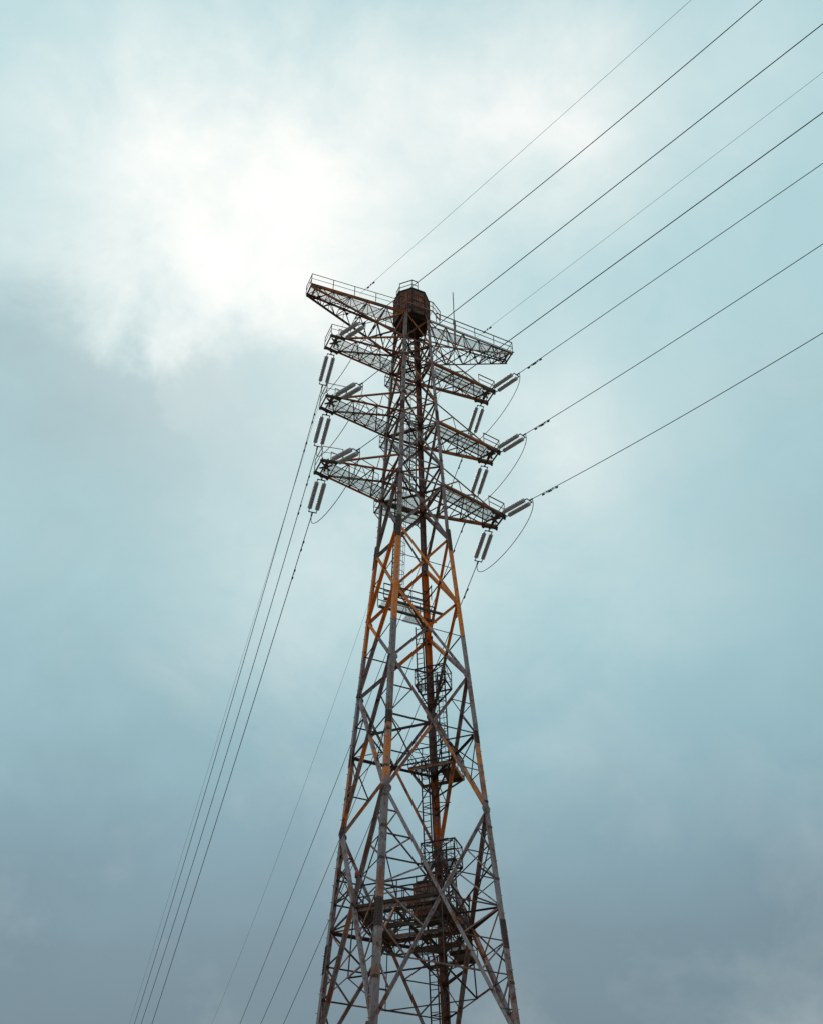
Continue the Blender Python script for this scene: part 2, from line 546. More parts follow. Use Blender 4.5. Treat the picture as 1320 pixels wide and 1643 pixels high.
XC = {}
for i, (c0, c1, n) in enumerate(FACES):
    sw = i % 2 == 1
    for z0, z1, am, as_ in ((.4, Z['E'], .24, .22), (Z['E'], Z['A'], .19, .18), (Z['A'], Z['D'], .18, .165), (Z['D'], Z['C'], .185, .135), (Z['C'], Z['B'], .185, .135),
                            (Z['B'], Z['a1'], .20, .15)):
        X, zc = x_panel(c0, c1, n, z0, z1, am, as_, swap=sw)
        XC[(i, z0)] = (X, zc)
        if z0 in (Z['E'], Z['A']): redundants(c0, c1, n, z0, z1, X, zc, z0 == Z['E'])
        elif z0 == .4:
            for c in (c0, c1): member('strut', X, cn(c, zc), tower, M_DARK, .09, n=n)
        elif z0 in (Z['D'], Z['C']):
            member('horizontal_brace', cn(c0, zc), cn(c1, zc), tower, M_DARK, .055, n=n, out=-.03)
    for z0, z1, am, as_ in ((Z['a1'], Z['a1t'], .11, .09), (Z['a1t'], Z['a2'], .15, .12), (Z['a2'], Z['a2t'], .10, .09), (Z['a2t'], Z['a3'], .13, .11),
                            (Z['a3'], Z['a3t'], .10, .09), (Z['a3t'], Z['t'], .115, .09)):
        x_panel(c0, c1, n, z0, z1, am, as_, mat=M_RUST if (z0 > 56 or am < .12) else M_BRACE, g=z1 - z0 > 2.5, swap=sw)
    for k, c in enumerate((c0, c1)):
        for kk in ('A', 'D', 'C', 'a1', 'a1t', 'a2', 'a2t', 'a3', 'a3t'):
            if k == 0 or kk in ('A', 'D', 'C', 'a1'):
                tx = (cn(c1, Z[kk]) - cn(c0, Z[kk])).normalized() * (1 if k == 0 else -1)
                gusset(cn(c, Z[kk]) + n * (leg_size(Z[kk]) * .28 + .03) + tx * .12, n, .24 if Z[kk] < 45 else .17, mat=M_DARK if random.random() < .6 else M_BRACE)
for kk, a, m in (('a1', .15, M_BRACE), ('a1t', .11, M_BRACE), ('a2', .13, M_RUST), ('a2t', .10, M_RUST), ('a3', .13, M_RUST), ('a3t', .10, M_RUST), ('t', .14, M_RUST)):
    face_horizontal(Z[kk], m, a)
for kk in ('a1', 'a2', 'a3', 'a3t', 't'):                         # plan bracing across the shaft
    member('plan_brace', cn('F', Z[kk] - .08), cn('B', Z[kk] - .08), tower, M_DARK, .09)
    member('plan_brace', cn('L', Z[kk] - .12), cn('R', Z[kk] - .12), tower, M_DARK, .09)
for kk in ('a1t', 'a2t'):
    member('plan_brace', cn('F', Z[kk]), cn('B', Z[kk]), tower, M_DARK, .06)
# diamonds that tie the crossings of the four faces together
for z0, a in ((Z['A'], .10), (Z['E'], .12)):
    for i in range(4):
        P, Q = XC[(i, z0)][0], XC[((i + 1) % 4, z0)][0]
        member('plan_brace', P, Q, tower, M_DARK, a, n=V(0, 0, -1))
zc31 = XC[(0, Z['A'])][1]
zc22 = XC[(0, Z['E'])][1]
for i, (c0, c1, n) in enumerate(FACES):
    if i in (1, 2):
        member('horizontal_brace', cn(c0, zc31 - .1), cn(c1, zc31 - .1), tower, M_DARK, .11, n=n, out=-.05)
        member('horizontal_brace', cn(c0, zc22 - .1), cn(c1, zc22 - .1), tower, M_DARK, .12, n=n, out=-.05)


# hip bracing inside the storey of the lower walkway: knees from the ring to the legs, and a lighter ring below it
low = {}
for i, (c0, c1, n) in enumerate(FACES):
    X, zc = XC[(i, Z['E'])]
    A0 = cn(c0, Z['E'] + 1.2); A1 = cn(c1, Z['E'] + 1.2)
    low[i] = lerp(lerp(X, cn(c0, Z['E']), .52), lerp(X, cn(c1, Z['E']), .52), .5)
    for c in (c0, c1):
        q = lerp(X, cn(c, Z['E']), .52)
        member('strut', q, low[i], tower, M_BRACE, .07, n=n)
        q = lerp(X, cn(c, Z['A']), .52)
        member('strut', X + V(0, 0, .1), cn(c, zc + 3.1), tower, M_DARK, .06, n=n, out=-.06)
    member('strut', X, low[i], tower, M_DARK, .05, n=n)
for i in range(4):
    j = (i + 1) % 4
    c = FACES[i][1]
    zc = XC[(i, Z['E'])][1]
    m = lerp(XC[(i, Z['E'])][0], XC[(j, Z['E'])][0], .5)
    member('hip_brace', m, cn(c, zc), tower, M_DARK, .075)
    member('hip_brace', m, cn(c, zc - 2.6), tower, M_BRACE, .075)
    member('hip_brace', m + V(0, 0, .1), cn(c, zc + 2.2), tower, M_DARK, .06)
    member('hip_brace', low[i], low[j], tower, M_DARK, .06)
    zc1 = XC[(i, Z['A'])][1]
    m1 = lerp(XC[(i, Z['A'])][0], XC[(j, Z['A'])][0], .5)
    member('hip_brace', m1, cn(c, zc1), tower, M_DARK, .055)
    member('hip_brace', m1, cn(c, zc1 - 1.9), tower, M_DARK, .055)


# ------------------------------------------------------------------ walkways, railings, gratings
def grating(P, ex, ey, lx, ly, parent, mat=M_GALV, pitch=.042, name='grating_panel', bar_w=.010, h=.016, frame_mat=None):
    """open bar grating: corner P, unit vectors ex, ey, size lx by ly"""
    mb = MB()
    ez = ex.cross(ey)
    nx = max(2, int(lx / pitch))
    for i in range(nx + 1):
        x = lx * i / nx
        mb.box(P + ex * x + ey * (ly / 2), ex * (bar_w / 2), ey * (ly / 2), ez * (h / 2))
    ny = max(2, int(ly / (pitch * 2.6)))
    for j in range(ny + 1):
        y = ly * j / ny
        mb.box(P + ex * (lx / 2) + ey * y, ex * (lx / 2), ey * (bar_w / 2), ez * (h / 2 - .002))
    return mb.build(name, mat, parent)


def rail_run(pts, parent, mat, h=1.05, post=.055, step=1.5, mid=True, r=.032, ends=(True, True)):
    """posts and two rails along a polyline"""
    for k, (P, Q) in enumerate(zip(pts, pts[1:])):
        L = (Q - P).length
        n_ = max(1, round(L / step))
        for i in range(n_ + 1):
            if i == 0 and (k > 0 or not ends[0]): continue
            if i == n_ and k == len(pts) - 2 and not ends[1]: continue
            b_ = lerp(P, Q, i / n_)
            member('post', b_, b_ + V(0, 0, h), parent, mat, post, n=V(1, 0, 0))
        member('rail', P + V(0, 0, h), Q + V(0, 0, h), parent, mat, .055)
        if mid: member('rail', P + V(0, 0, h * .5), Q + V(0, 0, h * .5), parent, mat, .04)


def arm_low(zk, ztk):
    """one of the three conductor cross-arms, both sides"""
    zb, zt = Z[zk], Z[ztk]
    arm = empty('cross_arm', tower)
    for sx in (-1, 1):
        tipn = V(6.25 * sx, -.52, zb)
        tipf = V(6.25 * sx, .60, zb)
        Nn, Nf = V(w(zb) * sx, -w(zb), zb), V(w(zb) * sx, w(zb), zb)
        Tn, Tf = V(w(zt) * sx, -w(zt), zt), V(w(zt) * sx, w(zt), zt)
        down = V(0, 0, -1)
        member('chord', Nn, tipn, arm, M_RUST, .17, n=down, out=.02)
        member('chord', Nf, tipf, arm, M_RUST, .17, n=down, out=.02)
        te_n, te_f = lerp(Nn, tipn, .80), lerp(Nf, tipf, .80)
        for T_, te, sy in ((Tn, te_n, -1), (Tf, te_f, 1)):
            member('tie', T_, te + V(0, 0, .08), arm, M_RUST, .105, n=V(0, sy, 0))
            prev_b = lerp(Nn if sy < 0 else Nf, tipn if sy < 0 else tipf, 0.0)
            for f in (.30, .60):
                up = lerp(T_, te, f / .8 * .82 + .02)
                bt = lerp(Nn if sy < 0 else Nf, tipn if sy < 0 else tipf, f)
                member('web_bar', up, bt, arm, M_RUST, .05, n=V(0, sy, 0))
                member('web_bar', up, prev_b, arm, M_RUST, .065, n=V(0, sy, 0), out=.02)
                prev_b = bt
        # plan lacing between the two bottom chords
        fr = [0, .17, .33, .49, .65, .80, .93]
        for k in range(len(fr) - 1):
            a0, a1 = lerp(Nn, tipn, fr[k]), lerp(Nn, tipn, fr[k + 1])
            b0, b1 = lerp(Nf, tipf, fr[k]), lerp(Nf, tipf, fr[k + 1])
            if k % 2 == 0: member('lacing_bar', a0, b1, arm, M_DARK, .075, n=down)
            else: member('lacing_bar', b0, a1, arm, M_DARK, .075, n=down)
            if k: member('lacing_bar', a0, b0, arm, M_DARK, .06, n=down)
            if k in (1, 2, 3): member('lacing_bar', lerp(a0, b0, .5), b1 if k % 2 else a1, arm, M_DARK, .045, n=down, out=-.05)
        # end beams, hanger knuckles
        for f, a in ((1.0, .12), (.93, .13)):
            P, Q = lerp(Nn, tipn, f), lerp(Nf, tipf, f)
            member('end_beam', P + V(0, -.14, 0), Q + V(0, .14, 0), arm, M_DARK, a, 'channel', n=V(sx, 0, 0), t=.07)
        for P in (lerp(Nn, tipn, .95), lerp(Nf, tipf, .95)):
            mb = MB()
            dd = (tipn - Nn).normalized() if P.y < 0 else (tipf - Nf).normalized()
            mb.bar(P - dd * .75 - V(0, 0, .1), P + dd * .3 - V(0, 0, .1), .16, .10)
            for q in (-.65, -.2, .25):
                mb.tube([P + dd * q + V(0, 0, -.06), P + dd * q + V(0, 0, -.26)], [.09, .06], 8)
                mb.tube([P + dd * q + V(0, -.12, -.12), P + dd * q + V(0, .12, -.12)], .055, 8)
            mb.build('hanger_bracket', M_DARK, arm)
        mb = MB()
        c_ = lerp(lerp(Nn, tipn, .9), lerp(Nf, tipf, .9), .45)
        for a in (35, -40, 85):
            d_ = V(math.cos(math.radians(a)), math.sin(math.radians(a)), 0)
            mb.bar(c_ - d_ * .42, c_ + d_ * .42, .11, .05)
        mb.tube([c_ - V(0, 0, .06), c_ + V(0, 0, .06)], .16, 10)
        mb.build('tip_bracing', M_DARK, arm)
        # walkway of grating panels beside one chord
        if sx < 0: P0, P1, side = Nf, tipf, -1
        else: P0, P1, side = Nn, tipn, 1
        d_ = (P1 - P0).normalized()
        q_ = V(-d_.y, d_.x, 0)
        if q_.y * side < 0: q_ = -q_
        Lw = (P1 - P0).length * .90
        wd_ = .86
        npan = 4
        for k in range(npan):
            s0 = .1 + Lw * k / npan + .03
            ln = Lw / npan - .06
            base_ = P0 + d_ * s0 + q_ * .16 + V(0, 0, .10)
            ex, ey = d_, q_
            grating(base_, ex, ey, ln, wd_, arm)
        for off in (.12, .16 + wd_ * .5, .16 + wd_ + .03):
            member('walkway_bearer', P0 + q_ * off + V(0, 0, .06), P0 + d_ * Lw + q_ * off + V(0, 0, .06), arm, M_RUST, .07 if off != .59 else .03, n=down)
        a_ = P0 + d_ * .9 + q_ * (.16 + wd_ + .03) + V(0, 0, .1)
        b_ = P0 + d_ * Lw + q_ * (.16 + wd_ + .03) + V(0, 0, .1)
        rail_run([a_, b_], arm, M_RUST, 1.0, .045, 1.5, True)
        # guard at the tip
        e0, e1 = lerp(Nn, tipn, .74) + V(0, -.08, .1), lerp(Nn, tipn, 1.0) + V(0, -.08, .1)
        e2 = tipf + V(0, .05, .1)
        rail_run([e0, e1, e2], arm, M_RUST, .98, .05, 1.4, True)
    return arm


def balcony(zk):
    """grated platform hung behind the shaft at cross-arm level"""
    z = Z[zk] - .05
    bal = empty('balcony', tower)
    ww = w(z)
    v0, v1 = ww + .15, ww + 1.05
    for k in range(2):
        x0 = -ww - .05 + k * (ww + .05)
        grating(V(x0 + .03, v0, z), V(1, 0, 0), V(0, 1, 0), ww - .0, v1 - v0, bal)
    member('edge_beam', V(-ww - .1, v1, z), V(ww + .1, v1, z), bal, M_DARK, .09, n=V(0, 1, 0))
    member('edge_beam', V(-ww - .1, v0, z - .02), V(ww + .1, v0, z - .02), bal, M_DARK, .13, n=V(0, 1, 0))
    for sx in (-1, 1):
        member('bracket', V(sx * (ww + .05), ww, z), V(sx * (ww + .05), v1, z), bal, M_DARK, .08, n=V(sx, 0, 0))
        zb = z - 1.5
        member('bracket', V(sx * w(zb), w(zb), zb), V(sx * (ww + .05), v1, z), bal, M_DARK, .07, n=V(sx, 0, 0))
    rail_run([V(-ww - .05, v0, z), V(-ww - .05, v1, z), V(ww + .05, v1, z), V(ww + .05, v0, z)], bal, M_DARK, 1.05, .045, 1.5)
    return bal


for zk, ztk in (('a1', 'a1t'), ('a2', 'a2t'), ('a3', 'a3t')):
    arm_low(zk, ztk)
    balcony(zk)


def arm_top():
    zt, zb = Z['t'], Z['a3t']
    arm = empty('cross_arm', tower)
    arm['label'] = 'longest, topmost cross-arm with a railed walkway'
    for sx in (-1, 1):
        vo = .10 if sx < 0 else -.25
        tipn, tipf = V(7.95 * sx, -.50 + vo, zt), V(7.95 * sx, .50 + vo, zt)
        Nn, Nf = V(w(zt) * sx, -w(zt), zt), V(w(zt) * sx, w(zt), zt)
        Tn, Tf = V(w(zb) * sx, -w(zb), zb), V(w(zb) * sx, w(zb), zb)
        bn, bf = tipn + V(0, 0, -.12), tipf + V(0, 0, -.12)
        down = V(0, 0, -1)
        for P, Q, a in ((Nn, tipn, .12), (Nf, tipf, .12), (Tn, bn, .12), (Tf, bf, .12)):
            member('chord', P, Q, arm, M_RUST, a, n=V(0, -1 if P.y < 0 else 1, 0))
        member('chord', Nn + V(0, -.02, .12), tipn + V(sx * .15, -.02, .12), arm, M_RUST, .06, n=V(0, -1, 0))
        fr = [0, .20, .40, .58, .75, .89, 1.0]
        fb = [0, .10, .30, .49, .665, .82, .95]
        for (a_, b_, c_, d_, sy) in ((Nn, tipn, Tn, bn, -1), (Nf, tipf, Tf, bf, 1)):
            for k in range(1, 6):
                top = lerp(a_, b_, fr[k])
                member('web_bar', top, lerp(c_, d_, fb[k]), arm, M_RUST if k < 3 else M_DARK, .085 if k < 3 else .06, n=V(0, sy, 0))
                member('web_bar', top, lerp(c_, d_, fb[k + 1]), arm, M_DARK, .07 if k < 3 else .055, n=V(0, sy, 0), out=.02)
                if k < 5: member('web_bar', top, lerp(c_, d_, fr[k]), arm, M_DARK, .045, n=V(0, sy, 0), out=.03)
            member('web_bar', a_, lerp(c_, d_, fb[1]), arm, M_RUST, .09, n=V(0, sy, 0))
            member('web_bar', a_, lerp(c_, d_, fb[2]), arm, M_RUST, .09, n=V(0, sy, 0), out=.03)
        for k in range(6):                                      # bottom plane: crosses with a plate in the middle
            p0, p1 = lerp(Tn, bn, fb[k]), lerp(Tn, bn, fb[k + 1])
            q0, q1 = lerp(Tf, bf, fb[k]), lerp(Tf, bf, fb[k + 1])
            member('lacing_bar', p0, q1, arm, M_DARK, .06, n=down)
            member('lacing_bar', q0, p1, arm, M_DARK, .06, n=down, out=.03)
            member('lacing_bar', p1, q1, arm, M_DARK, .055, n=down)
            x_ = (p0 + q1) / 2
            gusset(x_, V(.15, 0, -1), .15, arm)
            tm = (lerp(Nn, tipn, fr[k]) + lerp(Nf, tipf, fr[k])) / 2
            if 0 < k: member('web_bar', (p1 + q1) / 2, lerp(Nn, tipn, fr[k]), arm, M_DARK, .045, n=V(sx, 0, 0))
            if 0 < k: member('web_bar', (p1 + q1) / 2, lerp(Nf, tipf, fr[k]), arm, M_DARK, .045, n=V(sx, 0, 0), out=.02)
            member('lacing_bar', lerp(Nn, tipn, fr[k]), lerp(Nf, tipf, fr[k + 1]), arm, M_DARK, .055, n=down)
            member('lacing_bar', lerp(Nn, tipn, fr[k + 1]), lerp(Nf, tipf, fr[k + 1]), arm, M_DARK, .06, n=down)
        d_ = (tipn - Nn).normalized()
        c0, c1 = (Nn + Nf) / 2, (tipn + tipf) / 2
        dc = (c1 - c0).normalized()
        qc = V(-dc.y, dc.x, 0) * sx
        if qc.y < 0: qc = -qc
        L = (c1 - c0).length
        for k in range(5):
            grating(c0 + dc * (.5 + (L - .6) * k / 5 + .03) - qc * .36 + V(0, 0, .10), dc, qc, (L - .6) / 5 - .06, .72, arm)
        for q in (-.40, .40):
            member('walkway_bearer', c0 + qc * q + V(0, 0, .05), c1 + qc * q + V(0, 0, .05), arm, M_DARK, .06, n=down)
        member('end_beam', tipn + V(0, -.1, 0), tipf + V(0, .1, 0), arm, M_DARK, .14, 'channel', n=V(sx, 0, 0), t=.07)
        member('end_beam', tipn + V(-sx * .3, -.05, -.1), tipf + V(-sx * .3, .05, -.1), arm, M_DARK, .10, 'channel', n=V(sx, 0, 0), t=.06)
        rail_run([V(1.55 * sx, lerp(Nn, tipn, .09).y - .05, zt + .12), tipn + V(0, -.05, .12), tipf + V(0, .05, .12)], arm, M_DARK, 1.08, .055, 1.62)
    return arm


arm_top()

# ------------------------------------------------------------------ cabin
cab = empty('cabin', tower)
cab['label'] = 'dark brown eight-sided plank cabin on the tower top'
ZC0, ZC1, AP = 66.42, 69.12, 1.2
RO = AP / math.cos(math.pi / 8)
ov = [V(RO * math.cos(math.pi / 8 + k * math.pi / 4), RO * math.sin(math.pi / 8 + k * math.pi / 4), 0) for k in range(8)]
for k in range(8):
    P, Q = ov[k], ov[(k + 1) % 8]
    e = (Q - P).normalized()
    n = V(e.y, -e.x, 0)
    L = (Q - P).length
    mb = MB()
    npl = 6
    for j in range(npl):
        c = P + e * (L * (j + .5) / npl) - n * (.03 + random.uniform(0, .012))
        h0, h1 = ZC0 + random.uniform(0, .03), ZC1 - .04
        mb.box(V(c.x, c.y, (h0 + h1) / 2), e * (L / npl / 2 - .014), n * .02, V(0, 0, (h1 - h0) / 2))
    pan = mb.build('wall_panel', M_CAB, cab)
    for hz in (.55, 1.35, 2.1):
        z_ = ZC0 + hz
        member('rail', V(P.x, P.y, z_) + n * .01, V(Q.x, Q.y, z_) + n * .01, pan, M_RUST if hz > 2 or k % 2 else M_CAB, .055, 'bar', n=n)
    member('corner_post', V(P.x, P.y, ZC0), V(P.x, P.y, ZC1), cab, M_CABD, .09, 'bar', n=n)
    if k in (5, 4):
        mb = MB()
        c = P + e * (L * (.22 if k == 5 else .6)) + n * .005
        mb.box(V(c.x, c.y, ZC1 - .42), e * .13, n * .03, V(0, 0, .12))
        mb.build('vent', M_IRON, cab)
for nm, z0, z1, sc_, m in (('floor', ZC0 - .12, ZC0 - .01, 1.0, M_CABD), ('roof', ZC1 - .03, ZC1 + .06, 1.05, M_CABD)):
    mb = MB()
    for z in (z0, z1): mb.v += [(p.x * sc_, p.y * sc_, z) for p in ov]
    mb.f.append(tuple(range(8))[::-1]); mb.f.append(tuple(range(8, 16)))
    mb.f += [(i, (i + 1) % 8, 8 + (i + 1) % 8, 8 + i) for i in range(8)]
    mb.build(nm, m, cab)
for a in range(4):                                           # floor joists under the cabin
    o_ = -0.9 + a * .6
    member('joist', V(-1.05, o_, ZC0 - .2), V(1.05, o_, ZC0 - .2), cab, M_CABD, .14, 'bar')
rr = [p * .97 + V(0, 0, ZC1 + .06) for p in ov]
rail_run([rr[4], rr[5], rr[6] * .5 + rr[5] * .5], cab, M_DARK, 1.05, .055, 1.2)
rail_run([rr[3] * .6 + rr[4] * .4, rr[4]], cab, M_DARK, .75, .045, 1.2, ends=(True, False))
# guarded gangway round the front of the cabin
gz = Z['t'] + .1
gang = empty('gangway', tower)
ring = [V(-1.75, -1.05, gz), V(-1.2, -1.75, gz), V(.9, -1.75, gz), V(1.75, -1.2, gz), V(1.9, -.8, gz)]
rail_run(ring, gang, M_RUST, 1.05, .055, 1.1)
member('edge_beam', ring[1], ring[2], gang, M_RUST, .10, n=V(0, -1, 0))
member('edge_beam', ring[0], ring[1], gang, M_RUST, .10, n=V(-1, -1, 0))
member('edge_beam', ring[2], ring[3], gang, M_RUST, .10, n=V(1, -1, 0))
grating(V(-1.1, -1.72, gz), V(1, 0, 0), V(0, 1, 0), 2.0, .42, gang, M_DARK)
# whip mast on the right half of the top arm
mb = MB()
mx, my = 3.05, -.88
mb.tube([V(mx, my, 64.7), V(mx, my, 67.4)], .075, 8)
mb.tube([V(mx, my, 67.3), V(mx, my, 71.0)], .038, 8)
mb.tube([V(mx, my, 67.15), V(mx, my, 67.45)], .11, 8)
mb.build('lightning_rod', M_BRACE, tower)


# ------------------------------------------------------------------ ladders and landings
def ladder(x, y, z0, z1, ax, parent=tower, cage=None, slope=None, wdt=.42):
    """vertical ladder with its rungs; ax = unit vector across; slope = (dx,dy) shift per metre of height"""
    lad = empty('ladder', parent)
    sl = Vector((*(slope or (0, 0)), 0))
    b0, b1 = V(x, y, z0), V(x, y, z1) + sl * (z1 - z0)
    for s in (-1, 1): member('stile', b0 + ax * (s * wdt / 2), b1 + ax * (s * wdt / 2), lad, M_DARK, .06, 'bar', n=ax)
    mb = MB()
    n_ = int((z1 - z0) / .33)
    for i in range(n_):
        c = lerp(b0, b1, (i + .5) / n_)
        mb.bar(c - ax * wdt / 2, c + ax * wdt / 2, .03)
    mb.build('rungs', M_DARK, lad)['kind'] = 'stuff'
    if cage is not None:
        mb = MB()
        n_ = int((z1 - z0 - 1.5) / .75)
        for i in range(n_ + 1):
            c = lerp(b0, b1, (1.8 + i * .75) / (z1 - z0)) if 1.8 + i * .75 < z1 - z0 else b1
            pts = [c + ax * (wdt * .62 * math.cos(a)) + cage * (.68 * math.sin(a)) for a in [math.pi * j / 8 for j in range(9)]]
            mb.tube(pts, .018, 5)
        for a in (.25, .5, .75):
            o_ = ax * (wdt * .62 * math.cos(math.pi * a)) + cage * (.68 * math.sin(math.pi * a))
            mb.tube([lerp(b0, b1, .15) + o_, b1 + o_], .014, 5)
        mb.build('safety_cage', M_DARK, lad)
    return lad


EP = V(1, -1, 0).normalized()                # across the back corner, to the right in the photo
ER = V(1, 1, 0).normalized()                 # outward through the back corner


def rback(z): return w(z) * math.sqrt(2)


def deck(P, ex, ey, lx, ly, parent, mat=M_DARK):
    """chequer plate on two bearers"""
    mb = MB()
    c = P + ex * lx / 2 + ey * ly / 2
    mb.box(c, ex * lx / 2, ey * ly / 2, V(0, 0, .012))
    for q in (.12, .88): mb.box(P + ex * lx / 2 + ey * (ly * q) + V(0, 0, -.07), ex * lx / 2, ey * .03, V(0, 0, .055))
    return mb.build('deck_plate', mat, parent)


def landing(z, p0, p1, ri, ro, plates, big=False, xr=True):
    """platform round the back leg; p across, r outward along the diagonal, r measured from the leg"""
    ld = empty('landing', tower)
    r0 = rback(z)
    pt = lambda p, r: EP * p + ER * (r0 + r) + V(0, 0, z)
    for (a, b_, c, d, solid) in plates:
        if solid: deck(pt(a, c), EP, ER, b_ - a, d - c, ld)
        else: grating(pt(a, c) + V(0, 0, .015), EP, ER, b_ - a, d - c, ld, M_DARK, .045, bar_w=.012, h=.02)
    cs = [pt(p0, ri), pt(p1, ri), pt(p1, ro), pt(p0, ro)]
    for k in range(4):
        member('edge_beam', cs[k], cs[(k + 1) % 4], ld, M_BRACE if big else M_DARK, .18 if big else .08, n=(cs[(k + 1) % 4] - cs[k]).cross(V(0, 0, 1)), kind='channel', t=.06)
    rail_run([cs[0], cs[1], cs[2], cs[3], cs[0]], ld, M_DARK, 1.1, .05, .85, ends=(True, False))
    if xr:
        for k in (0, 1, 3):
            P, Q = cs[k], cs[(k + 1) % 4]
            member('rail', P, Q + V(0, 0, 1.1), ld, M_DARK, .035, n=V(0, 0, 1))
            member('rail', Q, P + V(0, 0, 1.1), ld, M_DARK, .035, n=V(0, 0, 1), out=.02)
    for p in (p0, p1):                       # brackets down to the leg
        for r in (ri, ro):
            q = EP * 0 + ER * (rback(z - 1.1) - .1) + V(0, 0, z - 1.1)
            member('bracket', pt(p, r), q, ld, M_DARK, .07, n=ER)
    return ld


landing(36.3, -.55, 1.25, -1.15, -.05, [(-.55, .1, -1.15, -.4, False), (.1, 1.25, -1.15, -.75, False)])
landing(zc31 - .15, -.95, 1.45, -1.55, .55, [(-.95, 1.45, -1.55, -.95, False), (.55, 1.45, -.93, .55, True), (-.4, .53, .2, .55, False)], big=True)
landing(26.2, -.6, 1.2, -1.1, .1, [(-.6, .1, -1.1, -.45, False), (.35, 1.2, -1.1, -.2, False)])
landing(zc22 - .45, -1.0, 1.55, -1.9, .5, [(-1.0, 1.55, -1.9, -1.1, False), (.6, 1.55, -1.08, .5, True), (-.5, .58, .1, .5, False)], big=True)
landing(15.5, -.7, 1.3, -1.3, .2, [(-.7, .1, -1.3, -.5, False), (.35, 1.3, -1.3, -.2, False)])
sb = -S1
for z0, z1, p in ((.4, 15.5, .75), (15.5, zc22 - .3, -.42), (zc22 - .4, 27.3, .75), (26.2, zc31 + .9, -.42), (zc31 - .1, 37.3, .75), (36.3, 40.6, -.42)):
    q = EP * p + ER * (rback(z0) - .42)
    lean = ER * (-S1 * math.sqrt(2))
    ladder(q.x, q.y, z0, z1, EP, cage=-ER if p > 0 else None, slope=(lean.x, lean.y))
# stand-off clamps between leg and ladder
for k in range(11):
    z = 17.2 + k * 2.05
    mb = MB()
    r_ = rback(z)
    a = EP * -.6 + ER * (r_ - .42) + V(0, 0, z)
    b_ = EP * .9 + ER * (r_ - .42) + V(0, 0, z)
    c = ER * r_ + V(0, 0, z)
    pts = [c, a, lerp(a, b_, .5) - ER * .25, b_, c]
    mb.tube(pts, .028, 5)
    mb.build('ladder_clamp', M_DARK, tower)
# a second pipe riser beside the back leg
mb = MB()
mb.tube([EP * -.17 + ER * (rback(z) - .16) + V(0, 0, z) for z in (.3, 20, 44, 66)], .06, 8)
mb.build('cable_duct', M_RUST, tower, True)

# platform inside the shaft just under the waist
pz = 40.35
pl = empty('landing', tower)
grating(V(-1.75, -.05, pz), V(1, 0, 0), V(0, 1, 0), 1.3, .75, pl, M_GALV)
grating(V(-.42, -.05, pz), V(1, 0, 0), V(0, 1, 0), 1.1, .75, pl, M_GALV)
grating(V(.0, .75, pz - .02), V(1, 0, 0), V(0, 1, 0), 1.4, .7, pl, M_DARK, .045, bar_w=.012, h=.02)
for a, b_ in ((V(-1.8, -.08, pz - .06), V(1.85, -.08, pz - .06)), (V(-1.8, .73, pz - .06), V(1.85, .73, pz - .06)), (V(-1.85, -1.85, pz - .12), V(1.7, 1.7, pz - .12))):
    member('edge_beam', a, b_, pl, M_DARK, .12, n=V(0, 0, -1))
rail_run([V(-1.8, .78, pz), V(1.75, .78, pz)], pl, M_DARK, 1.1, .05, 1.0)
rail_run([V(-1.8, -.1, pz), V(.75, -.1, pz), V(.75, -1.0, pz)], pl, M_DARK, 1.1, .05, 1.0)
ladder(-1.15, .3, pz, Z['a1'] + .9, V(0, 1, 0), cage=V(1, 0, 0), slope=(.03, 0))
ladder(-.1, -.35, Z['a1'], Z['a2'] + .9, V(1, 0, 0), cage=V(0, 1, 0))
ladder(-.62, .25, Z['a2'], Z['a3'] + .9, V(0, 1, 0), cage=V(1, 0, 0))
ladder(-.1, -.2, Z['a3'], Z['t'], V(1, 0, 0), cage=V(0, 1, 0))
for zk in ('a1', 'a2', 'a3'):
    z = Z[zk]
    ld = empty('landing', tower)
    ww = w(z)
    grating(V(-ww + .2, .1, z + .02), V(1, 0, 0), V(0, 1, 0), ww * 1.5, ww - .25, ld, M_GALV)
    rail_run([V(-ww + .2, .1, z), V(ww * .7, .1, z)], ld, M_DARK, 1.0, .04, .8)

